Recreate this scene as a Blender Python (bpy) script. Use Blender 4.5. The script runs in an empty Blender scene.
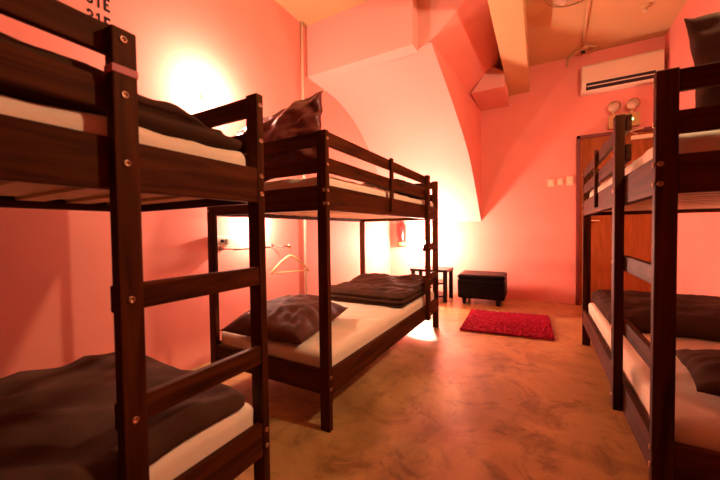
import bpy, bmesh, math, random
from mathutils import Vector, Matrix, noise
random.seed(7)
S = bpy.context.scene
COL = S.collection

# ---------------------------------------------------------------- camera
cam_d = bpy.data.cameras.new('camera')
cam_d.sensor_width = 36.0
cam_d.lens = 321.516 / 720 * 36
cam_d.clip_start = 0.02
cam_d.dof.use_dof = True
cam_d.dof.focus_distance = 3.0
cam_d.dof.aperture_fstop = 2.8
cam = bpy.data.objects.new('camera', cam_d)
COL.objects.link(cam)
Fv = Vector((-0.487836, 0.872508, -0.0273003))
Rv = Vector((0.872932, 0.487683, -0.0124608))
Uv = Vector((-0.0024417, 0.0299101, 0.9995496))
M3 = Matrix((Rv, Uv, -Fv)).transposed()
cam.matrix_world = Matrix.Translation((0, 0, 1.10202)) @ M3.to_4x4()
S.camera = cam

# ---------------------------------------------------------------- colour management, world
S.view_settings.view_transform = 'Standard'
S.view_settings.look = 'None'
S.view_settings.gamma = 1.0
S.view_settings.exposure = 1.32
S.view_settings.use_curve_mapping = False
W = bpy.data.worlds.new('world')
S.world = W
W.use_nodes = True
W.node_tree.nodes['Background'].inputs[0].default_value = (1.0, 0.5, 0.3, 1)
W.node_tree.nodes['Background'].inputs[1].default_value = 0.005

LAMP_COL = (1.0, 0.60, 0.45)
BULB_A, BULB_B, BULB_C = 270.0, 560.0, 400.0


def area_light(name, loc, target, size, power, col=LAMP_COL):
    l = bpy.data.lights.new(name, 'AREA')
    l.shape = 'DISK'
    l.size = size
    l.energy = power
    l.color = col
    o = bpy.data.objects.new(name, l)
    COL.objects.link(o)
    o.location = loc
    d = Vector(target) - Vector(loc)
    o.rotation_euler = d.to_track_quat('-Z', 'Y').to_euler()
    return o


def point_light(name, loc, r, power, col=LAMP_COL):
    l = bpy.data.lights.new(name, 'POINT')
    l.shadow_soft_size = r
    l.energy = power
    l.color = col
    o = bpy.data.objects.new(name, l)
    COL.objects.link(o)
    o.location = loc
    return o


# unseen lights: upper lamp inferred from its shadows, lower one added as fill
area_light('right_wall_upper_lamp', (1.15, 1.66, 2.75), (-1.6, 3.2, 0.9), 0.22, 26, (1.0, 0.63, 0.38))
point_light('right_lower_fill', (1.28, 3.3, 0.95), 0.05, 0.8)  # weak fill light added low on the right, not a lamp of the room

# ---------------------------------------------------------------- materials


def mat(name, col, rough=0.6, spec=0.4, metal=0.0, var=None, scale=6.0, stretch=(1, 1, 1), bump=0.0,
        bscale=40.0, emit=None, estr=0.0, detail=6.0, coat=0.0):
    m = bpy.data.materials.new(name)
    m.use_nodes = True
    nt = m.node_tree
    b = nt.nodes['Principled BSDF']
    b.inputs['Base Color'].default_value = (*col, 1)
    b.inputs['Roughness'].default_value = rough
    b.inputs['Specular IOR Level'].default_value = spec
    b.inputs['Metallic'].default_value = metal
    b.inputs['Coat Weight'].default_value = coat
    if emit:
        b.inputs['Emission Color'].default_value = (*emit, 1)
        b.inputs['Emission Strength'].default_value = estr
    tc = nt.nodes.new('ShaderNodeTexCoord')
    mp = nt.nodes.new('ShaderNodeMapping')
    mp.inputs['Scale'].default_value = stretch
    nt.links.new(tc.outputs['Object'], mp.inputs['Vector'])
    if var:
        n = nt.nodes.new('ShaderNodeTexNoise')
        n.inputs['Scale'].default_value = scale
        n.inputs['Detail'].default_value = detail
        r = nt.nodes.new('ShaderNodeValToRGB')
        r.color_ramp.elements[0].color = (*col, 1)
        r.color_ramp.elements[1].color = (*var, 1)
        r.color_ramp.elements[0].position = 0.35
        r.color_ramp.elements[1].position = 0.68
        nt.links.new(mp.outputs['Vector'], n.inputs['Vector'])
        nt.links.new(n.outputs['Fac'], r.inputs['Fac'])
        nt.links.new(r.outputs['Color'], b.inputs['Base Color'])
    if bump:
        n2 = nt.nodes.new('ShaderNodeTexNoise')
        n2.inputs['Scale'].default_value = bscale
        n2.inputs['Detail'].default_value = 4
        bp = nt.nodes.new('ShaderNodeBump')
        bp.inputs['Strength'].default_value = bump
        bp.inputs['Distance'].default_value = 0.01
        nt.links.new(mp.outputs['Vector'], n2.inputs['Vector'])
        nt.links.new(n2.outputs['Fac'], bp.inputs['Height'])
        nt.links.new(bp.outputs['Normal'], b.inputs['Normal'])
    return m


M_WALL = mat('painted_coral_wall', (0.82, 0.295, 0.232), 0.62, 0.3, var=(0.85, 0.315, 0.248), scale=3, bump=0.05, bscale=60)
M_CEIL = mat('painted_ceiling', (0.62, 0.42, 0.21), 0.7, 0.2, var=(0.65, 0.44, 0.22), scale=2, bump=0.05, bscale=50)
M_SOFFIT = mat('painted_soffit', (0.80, 0.40, 0.34), 0.7, 0.3, bump=0.05, bscale=50)
M_WHITE = mat('white_plastic', (0.80, 0.66, 0.50), 0.4, 0.5)
M_SWITCH = mat('cream_switch_plastic', (0.80, 0.60, 0.36), 0.4, 0.5)
M_SLOT = mat('dark_slot', (0.02, 0.01, 0.012), 0.6)
M_SHEET = mat('cream_cotton_sheet', (0.80, 0.68, 0.50), 0.85, 0.1, var=(0.76, 0.64, 0.47), scale=5, bump=0.5, bscale=9)
M_BLANKET = mat('brown_blanket_fabric', (0.055, 0.026, 0.015), 0.85, 0.04, var=(0.085, 0.042, 0.025), scale=4, bump=0.6, bscale=11)
M_PILLOW = mat('brown_pillowcase_fabric', (0.085, 0.030, 0.018), 0.7, 0.1, var=(0.11, 0.040, 0.024), scale=5, bump=0.4, bscale=12)
M_SATIN = mat('maroon_sateen_fabric', (0.12, 0.025, 0.018), 0.42, 0.4, var=(0.15, 0.033, 0.022), scale=5)
M_PINE = mat('pale_pine_slat', (0.62, 0.42, 0.24), 0.6, 0.3, var=(0.7, 0.5, 0.3), scale=8, stretch=(1, 12, 12))
M_BOLT = mat('brass_bolt_head', (0.42, 0.22, 0.12), 0.32, 0.5, metal=0.9)
M_BLACK = mat('black_lacquered_wood', (0.008, 0.004, 0.004), 0.4, 0.2)
M_LEATHER = mat('black_leather', (0.003, 0.0015, 0.0015), 0.45, 0.12, bump=0.15, bscale=150)
M_RED = mat('red_enamel', (0.42, 0.008, 0.008), 0.3, 0.5)
M_HOSE = mat('black_rubber', (0.02, 0.012, 0.01), 0.5)
M_CHROME = mat('brushed_chrome', (0.6, 0.5, 0.45), 0.25, metal=1.0)
M_HANGER = mat('pale_wooden_hanger', (0.72, 0.45, 0.20), 0.5, var=(0.78, 0.5, 0.24), scale=10)
M_LABEL = mat('extinguisher_label', (0.25, 0.15, 0.06), 0.5)
M_INK = mat('black_stencil_paint', (0.01, 0.006, 0.006), 0.8)
M_TAPE = mat('red_tape', (0.42, 0.03, 0.02), 0.45)
M_GREEN = mat('green_indicator', (0.1, 0.6, 0.15), 0.4, emit=(0.25, 1.0, 0.25), estr=2.5)
M_WIRE = mat('fan_cage_wire', (0.38, 0.26, 0.15), 0.35, metal=0.6)
M_PLUG = mat('white_socket_plastic', (0.75, 0.65, 0.55), 0.4)
M_EMER = mat('dull_beige_casing', (0.50, 0.30, 0.11), 0.5, 0.3)  # one even beige, darker than the switch plastic
M_LENS = mat('emergency_lamp_lens', (0.55, 0.36, 0.24), 0.25, 0.6, bump=0.4, bscale=60)


def wood_mat(name, c1, c2, rough=0.34, axis='Y'):
    m = bpy.data.materials.new(name)
    m.use_nodes = True
    nt = m.node_tree
    b = nt.nodes['Principled BSDF']
    b.inputs['Roughness'].default_value = rough
    b.inputs['Specular IOR Level'].default_value = 0.14
    b.inputs['Specular Tint'].default_value = (1.0, 0.62, 0.36, 1)
    tc = nt.nodes.new('ShaderNodeTexCoord')
    mp = nt.nodes.new('ShaderNodeMapping')
    sc = {'X': (1.2, 14, 14), 'Y': (14, 1.2, 14), 'Z': (14, 14, 1.2)}[axis]
    mp.inputs['Scale'].default_value = sc
    n = nt.nodes.new('ShaderNodeTexNoise')
    n.inputs['Scale'].default_value = 1.6
    n.inputs['Detail'].default_value = 8
    n.inputs['Distortion'].default_value = 1.2
    r = nt.nodes.new('ShaderNodeValToRGB')
    r.color_ramp.elements[0].color = (*c1, 1)
    r.color_ramp.elements[1].color = (*c2, 1)
    r.color_ramp.elements[0].position = 0.3
    r.color_ramp.elements[1].position = 0.72
    bp = nt.nodes.new('ShaderNodeBump')
    bp.inputs['Strength'].default_value = 0.12
    bp.inputs['Distance'].default_value = 0.004
    nt.links.new(tc.outputs['Object'], mp.inputs['Vector'])
    nt.links.new(mp.outputs['Vector'], n.inputs['Vector'])
    nt.links.new(n.outputs['Fac'], r.inputs['Fac'])
    nt.links.new(r.outputs['Color'], b.inputs['Base Color'])
    nt.links.new(n.outputs['Fac'], bp.inputs['Height'])
    nt.links.new(bp.outputs['Normal'], b.inputs['Normal'])
    return m


WD = {a: wood_mat('dark_stained_wood_' + a.lower(), (0.020, 0.0030, 0.0006), (0.092, 0.021, 0.0038), 0.58, a) for a in 'XYZ'}
M_DOOR = wood_mat('varnished_door_veneer', (0.24, 0.06, 0.014), (0.36, 0.10, 0.024), 0.42, 'Z')
M_DFRAME = mat('dark_red_door_frame', (0.16, 0.018, 0.012), 0.5)


def floor_mat():
    m = bpy.data.materials.new('polished_stained_concrete')
    m.use_nodes = True
    nt = m.node_tree
    b = nt.nodes['Principled BSDF']
    b.inputs['Specular IOR Level'].default_value = 0.5
    tc = nt.nodes.new('ShaderNodeTexCoord')
    n1 = nt.nodes.new('ShaderNodeTexNoise')
    n1.inputs['Scale'].default_value = 1.3
    n1.inputs['Detail'].default_value = 9
    n1.inputs['Roughness'].default_value = 0.62
    n1.inputs['Distortion'].default_value = 0.9
    r1 = nt.nodes.new('ShaderNodeValToRGB')
    e = r1.color_ramp.elements
    e[0].position = 0.30
    e[0].color = (0.20, 0.110, 0.034, 1)
    e[1].position = 0.72
    e[1].color = (0.58, 0.37, 0.145, 1)
    mid = r1.color_ramp.elements.new(0.5)
    mid.color = (0.40, 0.235, 0.080, 1)
    n2 = nt.nodes.new('ShaderNodeTexNoise')
    n2.inputs['Scale'].default_value = 2.6
    n2.inputs['Detail'].default_value = 12
    n2.inputs['Roughness'].default_value = 0.75
    n2.inputs['Distortion'].default_value = 2.6
    r2 = nt.nodes.new('ShaderNodeValToRGB')
    r2.color_ramp.elements[0].position = 0.37
    r2.color_ramp.elements[0].color = (0.30, 0.24, 0.17, 1)
    r2.color_ramp.elements[1].position = 0.50
    r2.color_ramp.elements[1].color = (1, 1, 1, 1)
    mx = nt.nodes.new('ShaderNodeMixRGB')
    mx.blend_type = 'MULTIPLY'
    mx.inputs['Fac'].default_value = 0.65
    n3 = nt.nodes.new('ShaderNodeTexNoise')
    n3.inputs['Scale'].default_value = 9
    n3.inputs['Detail'].default_value = 5
    rr = nt.nodes.new('ShaderNodeMapRange')
    rr.inputs['To Min'].default_value = 0.22
    rr.inputs['To Max'].default_value = 0.42
    bp = nt.nodes.new('ShaderNodeBump')
    bp.inputs['Strength'].default_value = 0.05
    bp.inputs['Distance'].default_value = 0.01
    for n in (n1, n2, n3):
        nt.links.new(tc.outputs['Object'], n.inputs['Vector'])
    nt.links.new(n1.outputs['Fac'], r1.inputs['Fac'])
    nt.links.new(n2.outputs['Fac'], r2.inputs['Fac'])
    nt.links.new(r1.outputs['Color'], mx.inputs['Color1'])
    nt.links.new(r2.outputs['Color'], mx.inputs['Color2'])
    nt.links.new(mx.outputs['Color'], b.inputs['Base Color'])
    nt.links.new(n3.outputs['Fac'], rr.inputs['Value'])
    nt.links.new(rr.outputs['Result'], b.inputs['Roughness'])
    nt.links.new(n3.outputs['Fac'], bp.inputs['Height'])
    nt.links.new(bp.outputs['Normal'], b.inputs['Normal'])
    return m


M_FLOOR = floor_mat()
M_RUG = mat('crimson_shag_rug', (0.30, 0.008, 0.034), 0.9, 0.1, var=(0.47, 0.020, 0.066), scale=60)

# ---------------------------------------------------------------- mesh helpers


def tag(o, label=None, cat=None, group=None, kind=None):
    if label: o['label'] = label
    if cat: o['category'] = cat
    if group: o['group'] = group
    if kind: o['kind'] = kind
    return o


def obj(name, bm, material, parent=None, smooth=False, loc=None):
    me = bpy.data.meshes.new(name)
    bmesh.ops.recalc_face_normals(bm, faces=bm.faces[:])
    bm.to_mesh(me)
    bm.free()
    me.materials.append(material)
    if smooth:
        for p in me.polygons: p.use_smooth = True
    o = bpy.data.objects.new(name, me)
    COL.objects.link(o)
    if parent: o.parent = parent
    if loc: o.location = loc
    return o


def thing(name, label, cat, loc=(0, 0, 0), rz=0.0, group=None):
    o = bpy.data.objects.new(name, None)
    o.empty_display_size = 0.1
    COL.objects.link(o)
    o.location = loc
    o.rotation_euler = (0, 0, rz)
    return tag(o, label, cat, group)


def add_box(bm, x0, x1, y0, y1, z0, z1, bev=0.0):
    vs = [bm.verts.new((x, y, z)) for x in (x0, x1) for y in (y0, y1) for z in (z0, z1)]
    q = [(0, 1, 3, 2), (4, 6, 7, 5), (0, 4, 5, 1), (2, 3, 7, 6), (0, 2, 6, 4), (1, 5, 7, 3)]
    fs = [bm.faces.new([vs[i] for i in f]) for f in q]
    if bev:
        es = list({e for f in fs for e in f.edges})
        bmesh.ops.bevel(bm, geom=es, offset=bev, segments=2, affect='EDGES', profile=0.6)
    return bm


def box(x0, x1, y0, y1, z0, z1, bev=0.0):
    return add_box(bmesh.new(), x0, x1, y0, y1, z0, z1, bev)


def add_tube(bm, pts, r, seg=10, closed=False):
    pts = [Vector(p) for p in pts]
    n = len(pts)
    rings = []
    up = Vector((0, 0, 1))
    prev = None
    for i, p in enumerate(pts):
        if closed:
            t = (pts[(i + 1) % n] - pts[i - 1]).normalized()
        else:
            t = (pts[min(i + 1, n - 1)] - pts[max(i - 1, 0)]).normalized()
        if prev is None:
            a = up if abs(t.dot(up)) < 0.9 else Vector((1, 0, 0))
            u = t.cross(a).normalized()
        else:
            u = (prev - t * prev.dot(t)).normalized()
        prev = u
        v = t.cross(u)
        rr = r[i] if isinstance(r, (list, tuple)) else r
        rings.append([bm.verts.new(p + rr * (math.cos(2 * math.pi * k / seg) * u + math.sin(2 * math.pi * k / seg) * v)) for k in range(seg)])
    m = n if closed else n - 1
    for i in range(m):
        a, b = rings[i], rings[(i + 1) % n]
        for k in range(seg):
            bm.faces.new((a[k], a[(k + 1) % seg], b[(k + 1) % seg], b[k]))
    if not closed:
        bm.faces.new(rings[0][::-1])
        bm.faces.new(rings[-1])
    return bm


def add_lathe(bm, prof, c=(0, 0, 0), axis='Z', seg=24):
    c = Vector(c)
    rings = []
    for r, h in prof:
        ring = []
        for k in range(seg):
            a = 2 * math.pi * k / seg
            u, v = r * math.cos(a), r * math.sin(a)
            p = {'Z': (u, v, h), 'Y': (u, h, v), 'X': (h, u, v)}[axis]
            ring.append(bm.verts.new(c + Vector(p)))
        rings.append(ring)
    for i in range(len(rings) - 1):
        a, b = rings[i], rings[i + 1]
        for k in range(seg):
            bm.faces.new((a[k], a[(k + 1) % seg], b[(k + 1) % seg], b[k]))
    bm.faces.new(rings[0][::-1])
    bm.faces.new(rings[-1])
    return bm


def add_sphere(bm, c, r, seg=20):
    bmesh.ops.create_uvsphere(bm, u_segments=seg, v_segments=seg // 2, radius=r, matrix=Matrix.Translation(c))
    return bm


def add_prism(bm, poly, d, axis='Y'):
    """poly: list of 3D points, extruded by vector d"""
    d = Vector(d)
    a = [bm.verts.new(Vector(p)) for p in poly]
    b = [bm.verts.new(Vector(p) + d) for p in poly]
    n = len(poly)
    bm.faces.new(a)
    bm.faces.new(b[::-1])
    for i in range(n):
        bm.faces.new((a[i], a[(i + 1) % n], b[(i + 1) % n], b[i]))
    return bm


def fb(x, y, z, s, seed=0.0, oct=3):
    return noise.fractal(Vector((x * s + seed, y * s + seed * 1.7, z * s - seed)), 1.0, 2.0, oct)


def soft_slab(x0, x1, y0, y1, z0, z1, rad=0.04, res=0.03, amp=0.012, freq=5.0, seed=0.0, topf=None, dispf=None, bottom_flat=True, ridge=0.0):
    """rounded box with wrinkles, for mattresses and folded bedding; topf(x,y) adds to the top height"""
    bm = bmesh.new()
    nx = max(4, int((x1 - x0) / res)); ny = max(4, int((y1 - y0) / res)); nz = max(4, int((z1 - z0) / (res * .6)))
    verts = {}

    def V(i, j, k):
        key = (i, j, k)
        if key in verts: return verts[key]
        p = Vector((x0 + (x1 - x0) * i / nx, y0 + (y1 - y0) * j / ny, z0 + (z1 - z0) * k / nz))
        r = min(rad, (z1 - z0) * 0.5 - 1e-4)
        q = Vector((min(max(p.x, x0 + r), x1 - r), min(max(p.y, y0 + r), y1 - r), min(max(p.z, z0 + r), z1 - r)))
        d = p - q
        if d.length > 1e-9:
            p = q + d.normalized() * r
        t = (p.z - z0) / (z1 - z0)
        w = t if bottom_flat else 1.0
        nn = fb(p.x, p.y, p.z, freq, seed) + ridge * (0.45 - 2.2 * abs(fb(p.x * 0.35 + 0.25 * p.y, p.y * 1.0 - 0.5 * p.x, p.z * 0.5, freq * 1.1, seed + 3, 2)))
        edge = 1.0
        p = p.copy()
        if topf: p.z += topf(p.x, p.y) * t
        p.z += amp * nn * w
        hx = fb(p.x, p.y, p.z, freq * 0.9, seed + 9)
        if i in (0, nx): p.x += (1 if i else -1) * amp * 0.8 * hx * w
        if j in (0, ny): p.y += (1 if j else -1) * amp * 0.8 * hx * w
        if dispf: p = dispf(p)
        verts[key] = bm.verts.new(p)
        return verts[key]
    for i in range(nx):
        for j in range(ny):
            for k in (0, nz):
                bm.faces.new((V(i, j, k), V(i + 1, j, k), V(i + 1, j + 1, k), V(i, j + 1, k)))
    for i in range(nx):
        for k in range(nz):
            for j in (0, ny):
                bm.faces.new((V(i, j, k), V(i + 1, j, k), V(i + 1, j, k + 1), V(i, j, k + 1)))
    for j in range(ny):
        for k in range(nz):
            for i in (0, nx):
                bm.faces.new((V(i, j, k), V(i, j + 1, k), V(i, j + 1, k + 1), V(i, j, k + 1)))
    return bm


def pillow_bm(w, l, h, seed=0.0, wr=0.02, flat=0.5, n=44):
    """pillow lying in the local XY plane, h thick, pointed corners, creases"""
    bm = bmesh.new()
    top, bot = {}, {}
    for i in range(n + 1):
        for j in range(n + 1):
            u = -1 + 2 * i / n
            v = -1 + 2 * j / n
            pin = 0.055
            x = w / 2 * u * (1 - pin * (1 - v * v) * abs(u) ** 2 * 1.0)
            y = l / 2 * v * (1 - pin * (1 - u * u) * abs(v) ** 2 * 1.0)
            f = max(0.0, (1 - abs(u) ** 2.6)) ** 0.62 * max(0.0, (1 - abs(v) ** 2.6)) ** 0.62
            rim = max(0.0, min(1.0, f * 3))
            cr = fb(x, y, 0, 5.5, seed) + 0.7 * (0.5 - abs(fb(x * 1.0, y * 0.45, 0.3, 10, seed + 4))) - 0.2
            # radial gathers towards the rim
            ang = math.atan2(v, u)
            ga = math.sin(ang * 17 + seed + 2.5 * fb(x, y, 0, 3, seed + 2)) * (max(abs(u), abs(v)) ** 3) * 0.35
            zt = h / 2 * f * (1.1) + wr * (cr + ga) * rim
            if i in (0, n) or j in (0, n):
                dz = wr * 0.6 * fb(x, y, 1.0, 7, seed + 6)
                vv = bm.verts.new((x, y, dz))
                top[i, j] = bot[i, j] = vv
            else:
                top[i, j] = bm.verts.new((x, y, max(0.004, zt)))
                bot[i, j] = bm.verts.new((x, y, -h / 2 * f * flat * 2 * 0.55 - 0.002 + wr * 0.3 * cr * rim))
    for i in range(n):
        for j in range(n):
            bm.faces.new((top[i, j], top[i + 1, j], top[i + 1, j + 1], top[i, j + 1]))
            bm.faces.new((bot[i, j], bot[i, j + 1], bot[i + 1, j + 1], bot[i + 1, j]))
    return bm


def put(o, loc, eul):
    o.location = loc
    o.rotation_euler = eul
    return o


# ---------------------------------------------------------------- the room
XL, XR, YB, YF, ZC = -2.47, 1.40, 5.597, -2.4, 3.57
T = 0.12


def struct(name, bm, m, smooth=False, parent=None):
    o = obj(name, bm, m, parent, smooth)
    if not parent: o['kind'] = 'structure'
    return o


struct('floor', box(XL - T, XR + T, YF - T, YB + T, -0.1, 0), M_FLOOR)
struct('ceiling', box(XL - T, XR + T, YF - T, YB + T, ZC, ZC + 0.1), M_CEIL)
struct('wall_left', box(XL - T, XL, YF - T, YB + T, 0, ZC), M_WALL)
struct('wall_right', box(XR, XR + T, YF - T, YB + T, 0, ZC), M_WALL)
struct('wall_back', box(XL, XR, YB, YB + T, 0, ZC), M_WALL)
struct('wall_front', box(XL, XR, YF - T, YF, 0, ZC), mat('dark_bounce_cut_end_wall', (0.06, 0.03, 0.02), 0.7, 0.2))  # unseen end wall, coloured dark to cut light bouncing back into the room


# stair mass crossing the far left corner: curved soffit between left wall and side face
def interp(tab, t):
    for a, b in zip(tab, tab[1:]):
        if t <= b[0]:
            s = (t - a[0]) / (b[0] - a[0])
            return a[1] + (b[1] - a[1]) * s
    return tab[-1][1]


def smooth_curve(keys, n):
    out = []
    m = len(keys)
    for k in range(n + 1):
        t = k / n * (m - 1)
        i = min(int(t), m - 2)
        s = t - i
        p0 = keys[max(i - 1, 0)]; p1 = keys[i]; p2 = keys[i + 1]; p3 = keys[min(i + 2, m - 1)]
        out.append(tuple(0.5 * (2 * b + (c - a) * s + (2 * a - 5 * b + 4 * c - d) * s * s + (3 * b - a - 3 * c + d) * s ** 3)
                         for a, b, c, d in zip(p0, p1, p2, p3)))
    return out


def side_x(y): return -0.977 + 0.0593 * (y - 3.29)


Rk = smooth_curve([(3.29, 3.03), (4.13, 2.60), (4.87, 2.11), (5.597, 1.24)], 24)
Lk = smooth_curve([(3.13, 2.97), (3.887, 2.917), (4.557, 2.607), (5.15, 2.02), (5.597, 1.24)], 24)
bm = bmesh.new()
NX = 10
grid = []
for (ry, rz), (ly, lz) in zip(Rk, Lk):
    row = []
    for q in range(NX + 1):
        s = q / NX
        rx = side_x(ry)
        row.append(bm.verts.new((XL * (1 - s) + rx * s, ly * (1 - s) + ry * s, lz * (1 - s) + rz * s)))
    grid.append(row)
for a, b in zip(grid, grid[1:]):
    for q in range(NX):
        bm.faces.new((a[q], a[q + 1], b[q + 1], b[q]))
struct('ceiling_stair_soffit', bm, M_SOFFIT, smooth=True)

ZS = 3.05
bm = bmesh.new()
up = [bm.verts.new((side_x(y), y, ZS)) for y, z in Rk]
lo = [bm.verts.new((side_x(y), y, z)) for y, z in Rk]
for i in range(24):
    bm.faces.new((lo[i], lo[i + 1], up[i + 1], up[i]))
struct('wall_stair_side', bm, M_WALL)

# vertical faces of the landing (towards the room): main face, its return, and the recessed part cut by the upper flight
bm = bmesh.new()
add_box(bm, XL, -1.118, 3.13, 3.30, 2.97, ZC)
struct('wall_landing_face', bm, M_SOFFIT)
bm = bmesh.new()
add_prism(bm, [(-1.118, 3.29, 2.99), (-0.977, 3.29, 3.05), (-0.40, 3.29, 3.57), (-1.118, 3.29, 3.57)], (0, 0.03, 0))
struct('wall_landing_recess', bm, M_SOFFIT)
# upper flight soffit rising to the right
bm = bmesh.new()
sl = (ZC - ZS) / (0.977 - 0.42)
pts = []
for y in (3.29, 5.597):
    x0 = side_x(y)
    pts.append((x0, y, ZS)); pts.append((-0.30, y, ZS + sl * (-0.30 - x0)))
v = [bm.verts.new(p) for p in pts]
bm.faces.new((v[0], v[1], v[3], v[2]))
struct('ceiling_flight_soffit', bm, M_WALL)
struct('trim_1', box(-0.42, -0.142, YF, YB, 3.19, ZC), M_CEIL)
bm = bmesh.new()
add_prism(bm, [(-0.85, 4.8, 3.035), (-0.421, 4.8, 3.035), (-0.421, 4.8, 3.24), (-0.60, 4.8, 3.345)], (0, YB - 4.8, 0))
struct('trim_2', bm, M_SOFFIT)

# door on the back wall
door = struct('door_1', box(0.50, 1.34, YB - 0.045, YB - 0.005, 0.005, 2.37, 0.003), M_DOOR)
bm = bmesh.new()
for a in ((0.458, 0.502, 0.0, 2.415), (1.338, 1.382, 0.0, 2.415), (0.458, 1.382, 2.372, 2.415)):
    add_box(bm, a[0], a[1], YB - 0.065, YB, a[2], a[3], 0.003)
struct('door_frame', bm, M_DFRAME, parent=door)
bm = bmesh.new()
add_tube(bm, [(0.60, YB - 0.046, 1.21), (0.60, YB - 0.10, 1.21), (0.72, YB - 0.10, 1.205)], 0.010)
add_box(bm, 0.57, 0.63, YB - 0.052, YB - 0.044, 1.11, 1.28, 0.002)
struct('door_handle', bm, M_BOLT, parent=door)
bm = bmesh.new()
add_box(bm, 1.06, 1.30, YB - 0.10, YB - 0.046, 2.27, 2.32, 0.004)
add_tube(bm, [(1.12, YB - 0.08, 2.335), (1.0, YB - 0.24, 2.345), (1.18, YB - 0.07, 2.41)], 0.009)
struct('door_closer', bm, M_SWITCH, parent=door)

# ---------------------------------------------------------------- bunk beds
H, L, WB = 1.65, 2.18, 1.001
PA, PB = 0.062, 0.034


def bolt(parent, loc, axis):
    bm = bmesh.new()
    s = 1 if axis[0] == '+' else -1
    add_lathe(bm, [(0.0095, 0), (0.0095, 0.003 * s), (0.006, 0.005 * s), (0.0052, 0.0015 * s)], loc, axis[1], 12)
    return obj('bolt', bm, M_BOLT, parent, True)


def bunk(label, loc, rz, lad=0.455, sw=0.064, st=1.65):
    """aisle side is local +x, ladder at local +y end"""
    t = thing('bunk_bed', label, 'bunk bed', loc, rz)
    hx, hy = WB / 2, L / 2
    B = 0.004
    for sx in (1, -1):
        for sy in (1, -1):
            x1 = sx * hx; x0 = sx * (hx - PA); y1 = sy * hy; y0 = sy * (hy - PB)
            p = obj('corner_post', box(min(x0, x1), max(x0, x1), min(y0, y1), max(y0, y1), 0, H, B), WD['Z'], t)
            for z in (1.605, 1.465, 1.325, 1.255, 0.30, 0.235):
                if sx == 1: bolt(p, (hx - 0.0005, sy * (hy - PB / 2), z), '+X')
                if z in (1.325, 1.255):
                    bolt(p, (sx * (hx - 0.014), sy * (hy - 0.0005), z), ('+' if sy > 0 else '-') + 'Y')
    for z0, z1 in ((0.20, 0.335), (1.22, 1.355)):
        for sx in (1, -1):
            a = sx * (hx - 0.003); b = sx * (hx - 0.030)
            obj('side_rail', box(min(a, b), max(a, b), -hy + PB, hy - PB, z0, z1, B), WD['Y'], t)
        for sy in (1, -1):
            a = sy * (hy - 0.003); b = sy * (hy - 0.030)
            obj('end_rail', box(-hx + PA, hx - PA, min(a, b), max(a, b), z0, z1, B), WD['X'], t)
            # ledger inside
        for sx in (1, -1):
            a = sx * (hx - 0.030); b = sx * (hx - 0.052)
            obj('ledger', box(min(a, b), max(a, b), -hy + PB, hy - PB, z0 + 0.002, z0 + 0.03, 0.002), WD['Y'], t)
        n = 13
        for k in range(n):
            y = -hy + 0.10 + (L - 0.20) * k / (n - 1)
            obj('bed_slat', box(-hx + 0.032, hx - 0.032, y - 0.042, y + 0.042, z0 + 0.030, z0 + 0.048, 0.002), M_PINE, t)
    for z0, z1 in ((1.425, 1.505), (1.570, 1.645)):
        for sy in (1, -1):
            a = sy * (hy - 0.005); b = sy * (hy - 0.028)
            obj('end_guard_rail', box(-hx + PA, hx - PA, min(a, b), max(a, b), z0, z1, B), WD['X'], t)
        obj('guard_rail', box(hx - 0.028, hx - 0.004, -hy + PB, hy - lad, z0, z1, B), WD['Y'], t)
    obj('wall_guard_rail', box(-hx + 0.004, -hx + 0.028, -hy + PB, hy - PB, 1.425, 1.505, B), WD['Y'], t)
    obj('guard_support', box(hx - 0.003, hx + 0.018, -hy + 0.835, -hy + 0.878, 1.25, H + 0.005, 0.003), WD['Z'], t)
    ys = hy - lad
    s = obj('ladder_stile', box(hx - 0.003, hx + 0.036, ys - sw, ys, 0.198, st, B), WD['Z'], t)
    for z in (1.60, 1.46, 1.285, 0.93, 0.61, 0.265):
        bolt(s, (hx + 0.0355, ys - 0.032, z), '+X')
    for z0, z1 in ((0.893, 0.965), (0.575, 0.648)):
        obj('ladder_rung', box(hx - 0.030, hx - 0.004, ys - sw + 0.006, hy - PB, z0, z1, B), WD['Y'], t)
    return t, s


b1, st1 = bunk('dark brown wooden bunk bed at far left foreground with red tape on its ladder upright', (-0.969 - WB / 2, 0.951 - L / 2, 0), 0, lad=0.481, sw=0.058, st=1.628)
b2, st2 = bunk('dark brown wooden bunk bed in the middle distance, nearest the side table and stool', (-0.999 - WB / 2, 1.422 + L / 2, 0), 0, lad=0.418)
b3, st3 = bunk('dark brown wooden bunk bed along the right wall, in front of the door', (0.355 + WB / 2, 1.505 + L / 2, 0), math.pi, lad=0.478)
# red tape round the foreground ladder stile
hx, hy = WB / 2, L / 2
ys = hy - 0.481
obj('red_tape_band', box(hx - 0.005, hx + 0.0375, ys - 0.0595, ys + 0.0015, 1.512, 1.532, 0.001), M_TAPE, st1)

# ---------------------------------------------------------------- bedding


def soft(name, bm, m, label, cat, loc=(0, 0, 0), eul=(0, 0, 0), group=None):
    o = obj(name, bm, m, None, True)
    o.location = loc
    o.rotation_euler = eul
    tag(o, label, cat, group)
    return o


def mattress(x0, y0, zt, label, seed, dispf=None, bulge=0.0):
    bm = soft_slab(x0 + 0.045, x0 + WB - 0.034, y0 + 0.04, y0 + L - 0.04, zt - 0.155, zt, 0.035, 0.025, 0.009, 4.5, seed, dispf=dispf, ridge=0.5)
    return soft('mattress', bm, M_SHEET, label, 'mattress')


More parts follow.
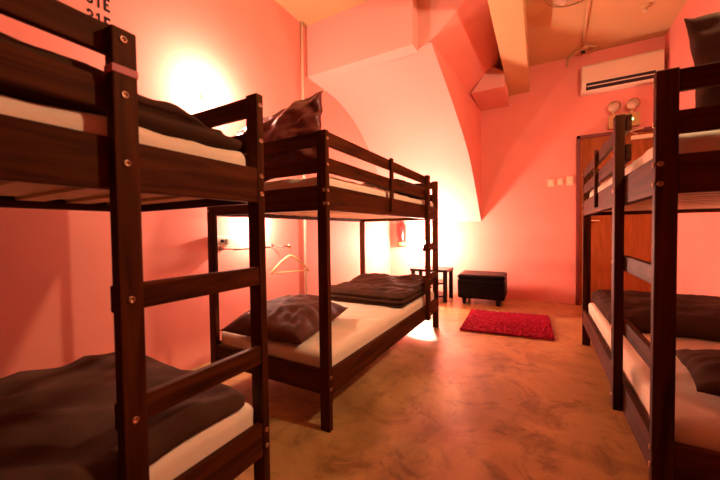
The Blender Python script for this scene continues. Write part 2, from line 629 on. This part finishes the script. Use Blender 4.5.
UP, LO = 1.418, 0.418
mattress(-0.969 - WB, 0.951 - L, UP, 'cream sheeted mattress on the upper deck of the far left foreground bunk', 1)
mattress(-0.969 - WB, 0.951 - L, LO, 'cream sheeted mattress under the large dark duvet, lower foreground left bunk', 2)
mattress(-0.999 - WB, 1.422, UP, 'cream sheeted mattress on the upper deck of the middle bunk', 3)


mattress(-0.999 - WB, 1.422, LO, 'cream sheeted mattress on the lower deck of the middle bunk, brightly lit', 4)
mattress(0.353, 1.505, UP + 0.025, 'cream sheeted mattress on the upper deck of the right bunk', 5)


def drape3(p):
    # sheet bulging over the rail on the aisle side
    if p.x < 0.50 and p.z > 0.30:
        w = (0.50 - p.x) / 0.12
        p.z += 0.02 * min(1, w) * (0.4 + fb(p.x, p.y, 0, 3.0, 11))
    return p


mattress(0.353, 1.505, LO, 'cream sheeted mattress on the lower deck of the right bunk', 6, dispf=drape3)


def b1top(x, y):
    t = max(0.0, (y - 0.45) / 0.47)
    lump = 0.03 * math.exp(-((y - 0.05) / 0.25) ** 2)
    return -0.06 * t + 0.012 * fb(x, y, 0, 2.5, 3) + 0.0 * lump


def fold_disp(zmid, depth):
    def f(p):
        # horizontal crease between two folded layers on the outer sides
        d = math.exp(-((p.z - zmid) / 0.012) ** 2)
        if p.x > -1.09: p.x -= depth * d
        return p
    return f


soft('blanket', soft_slab(-1.93, -1.015, -1.13, 0.905, 1.424, 1.548, 0.05, 0.022, 0.020, 5, 21, ridge=0.7, topf=b1top, dispf=fold_disp(1.478, 0.040)),
     M_BLANKET, 'thick dark brown folded blanket on the upper foreground left bunk', 'blanket')


def d1(p):
    w = max(0.0, min(1.0, (p.x + 1.04) / 0.04))
    p.z -= 0.025 * w * w
    return p


def d1top(x, y):
    e = max(0.0, (y - 0.70) / 0.16)
    return 0.012 * fb(x, y, 0, 2.2, 8) - 0.02 * e


soft('duvet', soft_slab(-1.945, -1.0, -1.15, 0.885, 0.420, 0.512, 0.045, 0.022, 0.018, 3.4, 31, ridge=0.9, topf=d1top, dispf=d1),
     M_BLANKET, 'large dark brown duvet spread over the lower foreground left bunk', 'duvet')

soft('pillow', pillow_bm(0.80, 0.50, 0.18, 3, 0.045), M_SATIN,
     'maroon creased pillow standing upright on the upper middle bunk', 'pillow',
     (-1.53, 1.60, 1.675), (math.radians(78), math.radians(-9), 0))
soft('blanket', soft_slab(-1.90, -1.05, 2.62, 3.52, 1.422, 1.56, 0.06, 0.03, 0.02, 5, 41, ridge=0.8), M_BLANKET,
     'dark brown folded blanket at the far end of the upper middle bunk', 'blanket')

soft('pillow', pillow_bm(0.57, 0.78, 0.25, 8, 0.018), M_PILLOW,
     'brown grey pillow lying on the lower middle bunk, near end', 'pillow',
     (-1.54, 1.745, 0.490), (math.radians(2), math.radians(3), math.radians(10)))


def fold2(x, y):
    return 0.020 * fb(x, y, 0, 3, 5) + 0.055 * max(0, (y - 3.05) / 0.45)


def fd2(p):
    for zm in (0.45, 0.49):
        d = math.exp(-((p.z - zm) / 0.008) ** 2)
        if p.y < 2.72: p.y += 0.03 * d
        if p.x > -1.12: p.x -= 0.03 * d
    return p


soft('blanket', soft_slab(-1.93, -1.03, 2.60, 3.52, 0.418, 0.545, 0.055, 0.018, 0.016, 6, 51, ridge=0.8, topf=fold2, dispf=fd2), M_BLANKET,
     'brown folded blanket on the lower middle bunk, beyond the pillow', 'blanket')

soft('pillow', pillow_bm(0.76, 0.50, 0.17, 13, 0.024), M_BLANKET,
     'dark pillow standing upright on the upper right bunk at frame edge', 'pillow',
     (0.86, 1.665, 1.655), (math.radians(80), 0, 0))

soft('blanket', soft_slab(0.41, 1.30, 2.66, 3.60, 0.418, 0.565, 0.06, 0.022, 0.018, 5, 61, ridge=0.8), M_BLANKET,
     'dark brown folded blanket at the far end of the lower right bunk', 'blanket')
soft('pillow', pillow_bm(0.74, 0.52, 0.17, 17, 0.018), M_BLANKET,
     'dark brown pillow lying on the lower right bunk, near end', 'pillow',
     (0.92, 1.90, 0.475), (0, math.radians(0), math.radians(-6)))

# ---------------------------------------------------------------- lamps


def bulb_mat(name, strength):
    m = bpy.data.materials.new(name)
    m.use_nodes = True
    b = m.node_tree.nodes['Principled BSDF']
    b.inputs['Base Color'].default_value = (1, 0.8, 0.6, 1)
    b.inputs['Emission Color'].default_value = (*LAMP_COL, 1)
    b.inputs['Emission Strength'].default_value = strength
    return m


def wall_lamp(label, loc, normal, strength, r=0.032, d=0.11):
    """loc: bulb centre; normal: wall's inward direction"""
    n = Vector(normal)
    rz = math.atan2(n.y, n.x)
    t = thing('wall_lamp', label, 'lamp', loc, rz)
    obj('back_plate', add_lathe(bmesh.new(), [(0.045, -d), (0.045, -d + 0.012), (0.03, -d + 0.02)], (0, 0, 0), 'X', 20), M_WHITE, t, True)
    obj('arm', add_tube(bmesh.new(), [(-d + 0.01, 0, 0), (-0.045, 0, 0)], 0.010), M_WHITE, t, True)
    obj('socket', add_lathe(bmesh.new(), [(0.018, -0.055), (0.02, -0.03), (0.016, -0.026)], (0, 0, 0), 'X', 16), M_WHITE, t, True)
    obj('bulb', add_sphere(bmesh.new(), (0, 0, 0), r), bulb_mat('glowing_bulb', strength), t, True)
    return t


wall_lamp('glowing wall lamp above the foreground left bunk, high on the left wall', (XL + 0.17, 1.76, 2.26), (1, 0, 0), BULB_A, 0.050, 0.16)
wall_lamp('glowing wall lamp by the hanger rail behind the middle bunk pillow', (XL + 0.12, 2.25, 1.177), (1, 0, 0), BULB_B)
tl = thing('table_lamp', 'glowing bulb lamp standing on the black side table', 'lamp', (-1.725, 5.12, 0.495))
obj('lamp_base', add_lathe(bmesh.new(), [(0.055, 0.0), (0.055, 0.012), (0.02, 0.025)], (0, 0, 0), 'Z', 24), M_WHITE, tl, True)
obj('stem', add_tube(bmesh.new(), [(0, 0, 0.02), (0, 0, 0.29)], 0.008), M_WHITE, tl, True)
obj('socket', add_lathe(bmesh.new(), [(0.014, 0.27), (0.02, 0.29), (0.018, 0.312)], (0, 0, 0), 'Z', 16), M_WHITE, tl, True)
obj('bulb', add_sphere(bmesh.new(), (0, 0, 0.380), 0.080), bulb_mat('glowing_bulb', BULB_C), tl, True)

# ---------------------------------------------------------------- things on the left wall
sk = thing('wall_socket', 'white socket box with dark switch below the lamp at the middle bunk head', 'socket', (XL, 1.86, 1.03))
obj('back_box', box(0.0, 0.045, -0.09, 0.09, -0.045, 0.045, 0.006), M_PLUG, sk)
obj('rocker_switch', box(0.045, 0.050, -0.01, 0.02, -0.012, 0.016, 0.002), M_SLOT, sk)
obj('plug', box(0.045, 0.075, 0.035, 0.075, -0.03, 0.02, 0.006), M_PLUG, sk)

rx = -2.25
rail = thing('hanging_rail', 'thin metal clothes rail on the left wall behind the middle bunk', 'rail', (XL, 2.18, 0.96))
ox = rx - XL
obj('rod', add_tube(bmesh.new(), [(ox, -0.34, 0), (ox, 0.35, 0)], 0.008, 12), M_CHROME, rail, True)
for yy in (-0.30, 0.32):
    br = obj('bracket', add_tube(bmesh.new(), [(0.0, yy, 0), (ox, yy, 0)], 0.007, 10), M_CHROME, rail, True)
    obj('wall_flange', add_lathe(bmesh.new(), [(0.022, 0.0), (0.022, 0.006), (0.012, 0.010)], (0, yy, 0), 'X', 16), M_CHROME, br, True)
obj('end_cap', add_lathe(bmesh.new(), [(0.012, 0.335), (0.024, 0.345), (0.024, 0.356), (0.010, 0.362)], (ox, 0, 0), 'Y', 18), M_BOLT, rail, True)

hg = thing('clothes_hanger', 'pale wooden clothes hanger hanging from the metal rail', 'hanger', (rx, 2.545, 0.95), math.radians(58))
pts = []
for k in range(9):
    a = math.radians(200 - 200 * k / 8)
    pts.append((0.020 * math.cos(a), 0, 0.020 * math.sin(a) - 0.008))
pts += [(0.012, 0, -0.035), (0.0, 0, -0.055), (0, 0, -0.10)]
obj('hook', add_tube(bmesh.new(), pts, 0.0025, 8), M_CHROME, hg, True)
arc = [(-0.200, 0, -0.262), (-0.15, 0, -0.205), (-0.09, 0, -0.145), (-0.03, 0, -0.102), (0, 0, -0.092), (0.03, 0, -0.102), (0.09, 0, -0.145), (0.15, 0, -0.205), (0.200, 0, -0.262)]
obj('shoulder_arm', add_tube(bmesh.new(), arc, [0.011, .012, .012, .012, .013, .012, .012, .012, 0.011], 10), M_HANGER, hg, True)
obj('trouser_bar', add_tube(bmesh.new(), [(-0.19, 0, -0.258), (0.19, 0, -0.258)], 0.006, 8), M_HANGER, hg, True)

pipe = obj('conduit_pipe', add_tube(bmesh.new(), [(XL + 0.02, 3.04, 0.01), (XL + 0.02, 3.04, ZC)], 0.016, 12), M_WHITE, None, True)
tag(pipe, 'thin pale vertical conduit pipe running up the left wall', 'pipe')


# stencilled lettering "31E" on the left wall, two rows
GLYPH = {
    '3': [[(0, .86), (.18, 1), (.62, 1), (.95, .84), (.95, .62), (.72, .51), (.95, .38), (.95, .14), (.62, 0), (.18, 0), (0, .14), (0, .28), (.26, .28), (.30, .16), (.56, .16), (.66, .24),
           (.66, .36), (.52, .44), (.34, .44), (.34, .58), (.52, .58), (.66, .66), (.66, .78), (.56, .85), (.30, .85), (.26, .74), (0, .74)]],
    '1': [[(.34, 0), (.66, 0), (.66, 1), (.42, 1), (.08, .86), (.08, .74), (.34, .80)]],
    'E': [[(0, 0), (1, 0), (1, .20), (.40, .20), (.40, .42), (.78, .42), (.78, .58), (.40, .58), (.40, .80), (1, .80), (1, 1), (0, 1)]],
}


def stencil(txt, y, z, h, label, wd=0.126):
    bm = bmesh.new()
    pitch = wd / (len(txt) - 0.22)
    for k, ch in enumerate(txt):
        for poly in GLYPH[ch]:
            add_prism(bm, [(0, k * pitch + u * pitch * 0.78, v * h) for u, v in poly], (0.0012, 0, 0))
    bmesh.ops.recalc_face_normals(bm, faces=bm.faces[:])
    bm.normal_update()
    bmesh.ops.triangulate(bm, faces=[f for f in bm.faces if len(f.verts) > 4], ngon_method='EAR_CLIP')
    o = obj('wall_lettering', bm, M_INK)
    o.location = (XL + 0.0004, y, z)
    tag(o, label, 'lettering')


stencil('31E', 0.962, 2.430, 0.088, 'lower row of black stencilled 31E lettering on the left wall')
stencil('31E', 0.962, 2.554, 0.088, 'upper row of black stencilled 31E lettering, cut by the frame top')

# ---------------------------------------------------------------- fire extinguisher, back wall left corner
fe = thing('fire_extinguisher', 'red fire extinguisher with black hose hanging on the wall near the corner', 'fire extinguisher', (-2.20, YB - 0.10, 0.81))
obj('cylinder', add_lathe(bmesh.new(), [(0.070, 0), (0.078, 0.01), (0.078, 0.36), (0.072, 0.40), (0.045, 0.44), (0.022, 0.455)], (0, 0, 0), 'Z', 28), M_RED, fe, True)
obj('label_band', add_lathe(bmesh.new(), [(0.0785, 0.02), (0.0795, 0.022), (0.0795, 0.085), (0.0785, 0.087)], (0, 0, 0), 'Z', 28), M_LABEL, fe, True)
bm = bmesh.new()
add_lathe(bm, [(0.02, 0.45), (0.02, 0.49), (0.012, 0.50)], (0, 0, 0), 'Z', 14)
add_box(bm, -0.015, 0.075, -0.012, 0.012, 0.49, 0.502, 0.003)
add_box(bm, -0.012, 0.068, -0.012, 0.012, 0.515, 0.525, 0.003)
add_tube(bm, [(-0.01, 0, 0.49), (-0.012, 0, 0.52)], 0.008)
obj('valve_handle', bm, M_CHROME, fe)
obj('hose', add_tube(bmesh.new(), [(-0.02, 0, 0.475), (-0.06, -0.02, 0.48), (-0.085, -0.04, 0.42), (-0.075, -0.075, 0.30), (-0.055, -0.085, 0.18), (-0.03, -0.09, 0.12)], [0.009] * 5 + [0.014], 10), M_HOSE, fe, True)
g = obj('pressure_gauge', add_lathe(bmesh.new(), [(0.020, -0.020), (0.020, -0.035)], (0.0, 0, 0.47), 'Y', 16), M_HOSE, fe, True)
obj('wall_bracket', box(-0.02, 0.02, 0.07, 0.10, 0.36, 0.47, 0.003), M_HOSE, fe)

# ---------------------------------------------------------------- side table
tb = thing('side_table', 'small black side table with curved shelves beside the lit wall', 'side table', (-1.515, 5.09, 0))
obj('table_top', box(-0.30, 0.29, -0.22, 0.22, 0.455, 0.495, 0.004), M_BLACK, tb)
for sx in (1, -1):
    for sy in (1, -1):
        obj('leg', box(sx * 0.255 - 0.030, sx * 0.255 + 0.030, sy * 0.185 - 0.020, sy * 0.185 + 0.020, 0, 0.46, 0.003), M_BLACK, tb)
for z in (0.26, 0.06):
    bm = bmesh.new()
    poly = []
    for k in range(25):
        a = math.pi * 2 * k / 24
        poly.append((0.235 * math.cos(a), 0.24 * math.sin(a), z))
    add_prism(bm, poly[:-1], (0, 0, 0.022))
    obj('curved_shelf', bm, M_BLACK, tb)

# ---------------------------------------------------------------- ottoman
ot = thing('ottoman', 'black padded leather ottoman on short legs against the back wall', 'ottoman', (-0.755, 5.16, 0), math.radians(1))
obj('padded_body', soft_slab(-0.325, 0.325, -0.275, 0.275, 0.09, 0.385, 0.035, 0.03, 0.003, 5, 71), M_LEATHER, ot, True)
obj('cushion_lid', soft_slab(-0.326, 0.326, -0.276, 0.276, 0.372, 0.445, 0.032, 0.03, 0.003, 5, 73), M_LEATHER, ot, True)
for sx in (1, -1):
    for sy in (1, -1):
        bm = bmesh.new()
        add_lathe(bm, [(0.022, 0), (0.035, 0.10)], (sx * 0.235, sy * 0.21, 0), 'Z', 4)
        obj('foot', bm, M_BLACK, ot)

# ---------------------------------------------------------------- rug
cn = [Vector((-0.765, 3.575, 0)), Vector((0.134, 3.661, 0)), Vector((0.104, 4.620, 0)), Vector((-0.812, 4.530, 0))]
bm = bmesh.new()
NR = 130
gr = []
for i in range(NR + 1):
    row = []
    for j in range(NR + 1):
        u, v = i / NR, j / NR
        p = cn[0] * (1 - u) * (1 - v) + cn[1] * u * (1 - v) + cn[2] * u * v + cn[3] * (1 - u) * v
        e = min(u, 1 - u, v, 1 - v)
        jit = Vector((random.uniform(-1, 1), random.uniform(-1, 1), 0)) * 0.005
        h = 0.012 + 0.012 * noise.noise(Vector((p.x * 30, p.y * 30, 0))) + random.uniform(0, 0.012)
        if e < 0.004: h = 0.002
        row.append(bm.verts.new((p.x + jit.x, p.y + jit.y, h + 0.004)))
    gr.append(row)
for i in range(NR):
    for j in range(NR):
        bm.faces.new((gr[i][j], gr[i + 1][j], gr[i + 1][j + 1], gr[i][j + 1]))
rug = obj('rug', bm, M_RUG)
tag(rug, 'crimson red shaggy rectangular rug on the concrete floor before the ottoman', 'rug')

# ---------------------------------------------------------------- air conditioner, back wall
ac = thing('air_conditioner', 'white wall mounted split air conditioner above the door', 'air conditioner', (0.925, YB, 2.98))
bm = bmesh.new()
prof = [(0.0, 0.0), (-0.12, 0.0), (-0.185, 0.06), (-0.195, 0.12), (-0.185, 0.33), (-0.16, 0.36), (0.0, 0.36)]
add_prism(bm, [(-0.425, y, z) for y, z in prof], (0.85, 0, 0))
es = [e for e in bm.edges]
bmesh.ops.bevel(bm, geom=es, offset=0.006, segments=2, affect='EDGES')
obj('casing', bm, M_WHITE, ac)
obj('air_outlet', add_prism(bmesh.new(), [(-0.375, -0.150, 0.020), (-0.375, -0.192, 0.058), (-0.375, -0.196, 0.100), (-0.375, -0.150, 0.100)], (0.72, 0, 0)), M_SLOT, ac)
fl = obj('louvre_flap', box(-0.365, 0.335, -0.205, -0.190, 0.050, 0.060, 0.002), M_WHITE, ac)
obj('panel_seam', box(-0.415, 0.415, -0.1985, -0.190, 0.118, 0.121), M_SWITCH, ac)

# ---------------------------------------------------------------- emergency light
em = thing('emergency_light', 'twin headed emergency light box with green indicator above the door', 'emergency light', (0.985, YB, 2.455))
obj('battery_box', box(-0.165, 0.165, -0.09, 0, 0.0, 0.175, 0.006), M_EMER, em)
for s in (-1, 1):
    hd = obj('lamp_head', add_lathe(bmesh.new(), [(0.03, -0.05), (0.05, -0.075), (0.070, -0.105), (0.072, -0.125)], (s * 0.10 - 0.015, 0, 0.275), 'Y', 26), M_EMER, em, True)
    obj('lens', add_lathe(bmesh.new(), [(0.066, -0.124), (0.05, -0.134), (0.03, -0.140)], (s * 0.10 - 0.015, 0, 0.275), 'Y', 26), M_LENS, hd, True)
    obj('swivel_neck', add_tube(bmesh.new(), [(s * 0.09 - 0.015, -0.05, 0.17), (s * 0.10 - 0.015, -0.06, 0.215)], 0.015), M_SWITCH, hd, True)
obj('green_indicator', add_lathe(bmesh.new(), [(0.014, -0.089), (0.014, -0.096)], (0.080, 0, 0.085), 'Y', 12), M_GREEN, em)

# ---------------------------------------------------------------- switches on the back wall
for i, (x, w, lab) in enumerate(((0.145, 0.085, 'cream wall switch plate on the back wall, farthest from the door'),
                                 (0.265, 0.075, 'cream wall switch plate on the back wall, middle of the three'),
                                 (0.380, 0.080, 'cream wall switch plate on the back wall, nearest the door frame'))):
    s = thing('light_switch', lab, 'switch', (x, YB, 1.79))
    obj('plate', box(-w / 2, w / 2, -0.012, 0, -0.06 if i != 1 else -0.045, 0.05 + 0.02 * (i == 2), 0.003), M_SWITCH, s)
    obj('rocker', box(-w * 0.25, w * 0.25, -0.018, -0.012, -0.03, 0.02, 0.002), M_WHITE, s)

# ---------------------------------------------------------------- ceiling fan in a cage (only its far rim is in view)
fc = Vector((0.29, 3.86, 3.20))
fan = thing('ceiling_fan', 'round caged ceiling fan cut off by the top of the frame', 'fan', (fc.x, fc.y, ZC))
zr = -0.12
R_ = 0.245


def ring(r, z, th):
    return add_tube(bmesh.new(), [(r * math.cos(2 * math.pi * k / 48), r * math.sin(2 * math.pi * k / 48), z) for k in range(48)], th, 6, closed=True)


obj('cage_rim', ring(R_, zr, 0.006), M_WIRE, fan, True)
bm = bmesh.new()
for k in range(56):
    a = 2 * math.pi * k / 56
    ca, sa = math.cos(a), math.sin(a)
    add_tube(bm, [(0.05 * ca, 0.05 * sa, zr - 0.055), (0.16 * ca, 0.16 * sa, zr - 0.045), (R_ * ca, R_ * sa, zr)], 0.0016, 4)
    add_tube(bm, [(R_ * ca, R_ * sa, zr), (0.16 * ca, 0.16 * sa, zr + 0.045), (0.05 * ca, 0.05 * sa, zr + 0.055)], 0.0016, 4)
obj('cage_wires', bm, M_WIRE, fan)
for k in range(3):
    a0 = 2 * math.pi * k / 3
    bm = bmesh.new()
    poly = [(0.04 * math.cos(a0), 0.04 * math.sin(a0), zr - 0.01), (0.2 * math.cos(a0 - .1), 0.2 * math.sin(a0 - .1), zr - 0.02),
            (0.21 * math.cos(a0 + .5), 0.21 * math.sin(a0 + .5), zr), (0.05 * math.cos(a0 + .9), 0.05 * math.sin(a0 + .9), zr + 0.02)]
    add_prism(bm, poly, (0, 0, 0.004))
    obj('blade', bm, M_WHITE, fan)
obj('motor', add_lathe(bmesh.new(), [(0.055, zr - 0.06), (0.06, zr - 0.03), (0.06, zr + 0.06), (0.03, 0.0)], (0, 0, 0), 'Z', 20), M_WHITE, fan, True)

cd = obj('ceiling_conduit', add_tube(bmesh.new(), [(0.46, 4.05, ZC - 0.02), (0.46, 4.40, ZC - 0.02), (0.50, 5.30, ZC - 0.02)], 0.017, 12), M_CEIL, None, True)
tag(cd, 'straight conduit along the ceiling from the fan towards the back wall', 'pipe')
cj = thing('ceiling_junction', 'curved conduit bend with junction box on the ceiling above the air conditioner', 'junction', (0.52, 5.36, ZC))
obj('junction_box', add_lathe(bmesh.new(), [(0.045, 0.0), (0.045, -0.035), (0.03, -0.04)], (0, 0, 0), 'Z', 20), M_CEIL, cj, True)
obj('curved_conduit', add_tube(bmesh.new(), [(-0.18, 0.225, -0.13), (-0.175, 0.21, -0.05), (-0.13, 0.12, -0.022), (-0.05, 0.03, -0.02), (0.06, -0.02, -0.02), (0.13, 0.03, -0.02), (0.13, 0.12, -0.02), (0.05, 0.16, -0.02)], 0.013, 10), M_CEIL, cj, True)
obj('cable_gland', box(-0.03, 0.02, 0.04, 0.09, -0.06, -0.02, 0.004), M_SLOT, cj)

sp = thing('ceiling_sprinkler', 'small round fixture on the ceiling over the right bunk', 'sprinkler', (1.02, 4.75, ZC))
obj('rosette', add_lathe(bmesh.new(), [(0.05, 0.0), (0.045, -0.015), (0.02, -0.02)], (0, 0, 0), 'Z', 20), M_CEIL, sp, True)
obj('nozzle', add_lathe(bmesh.new(), [(0.012, -0.018), (0.010, -0.05), (0.024, -0.055), (0.022, -0.060)], (0, 0, 0), 'Z', 14), M_SWITCH, sp, True)
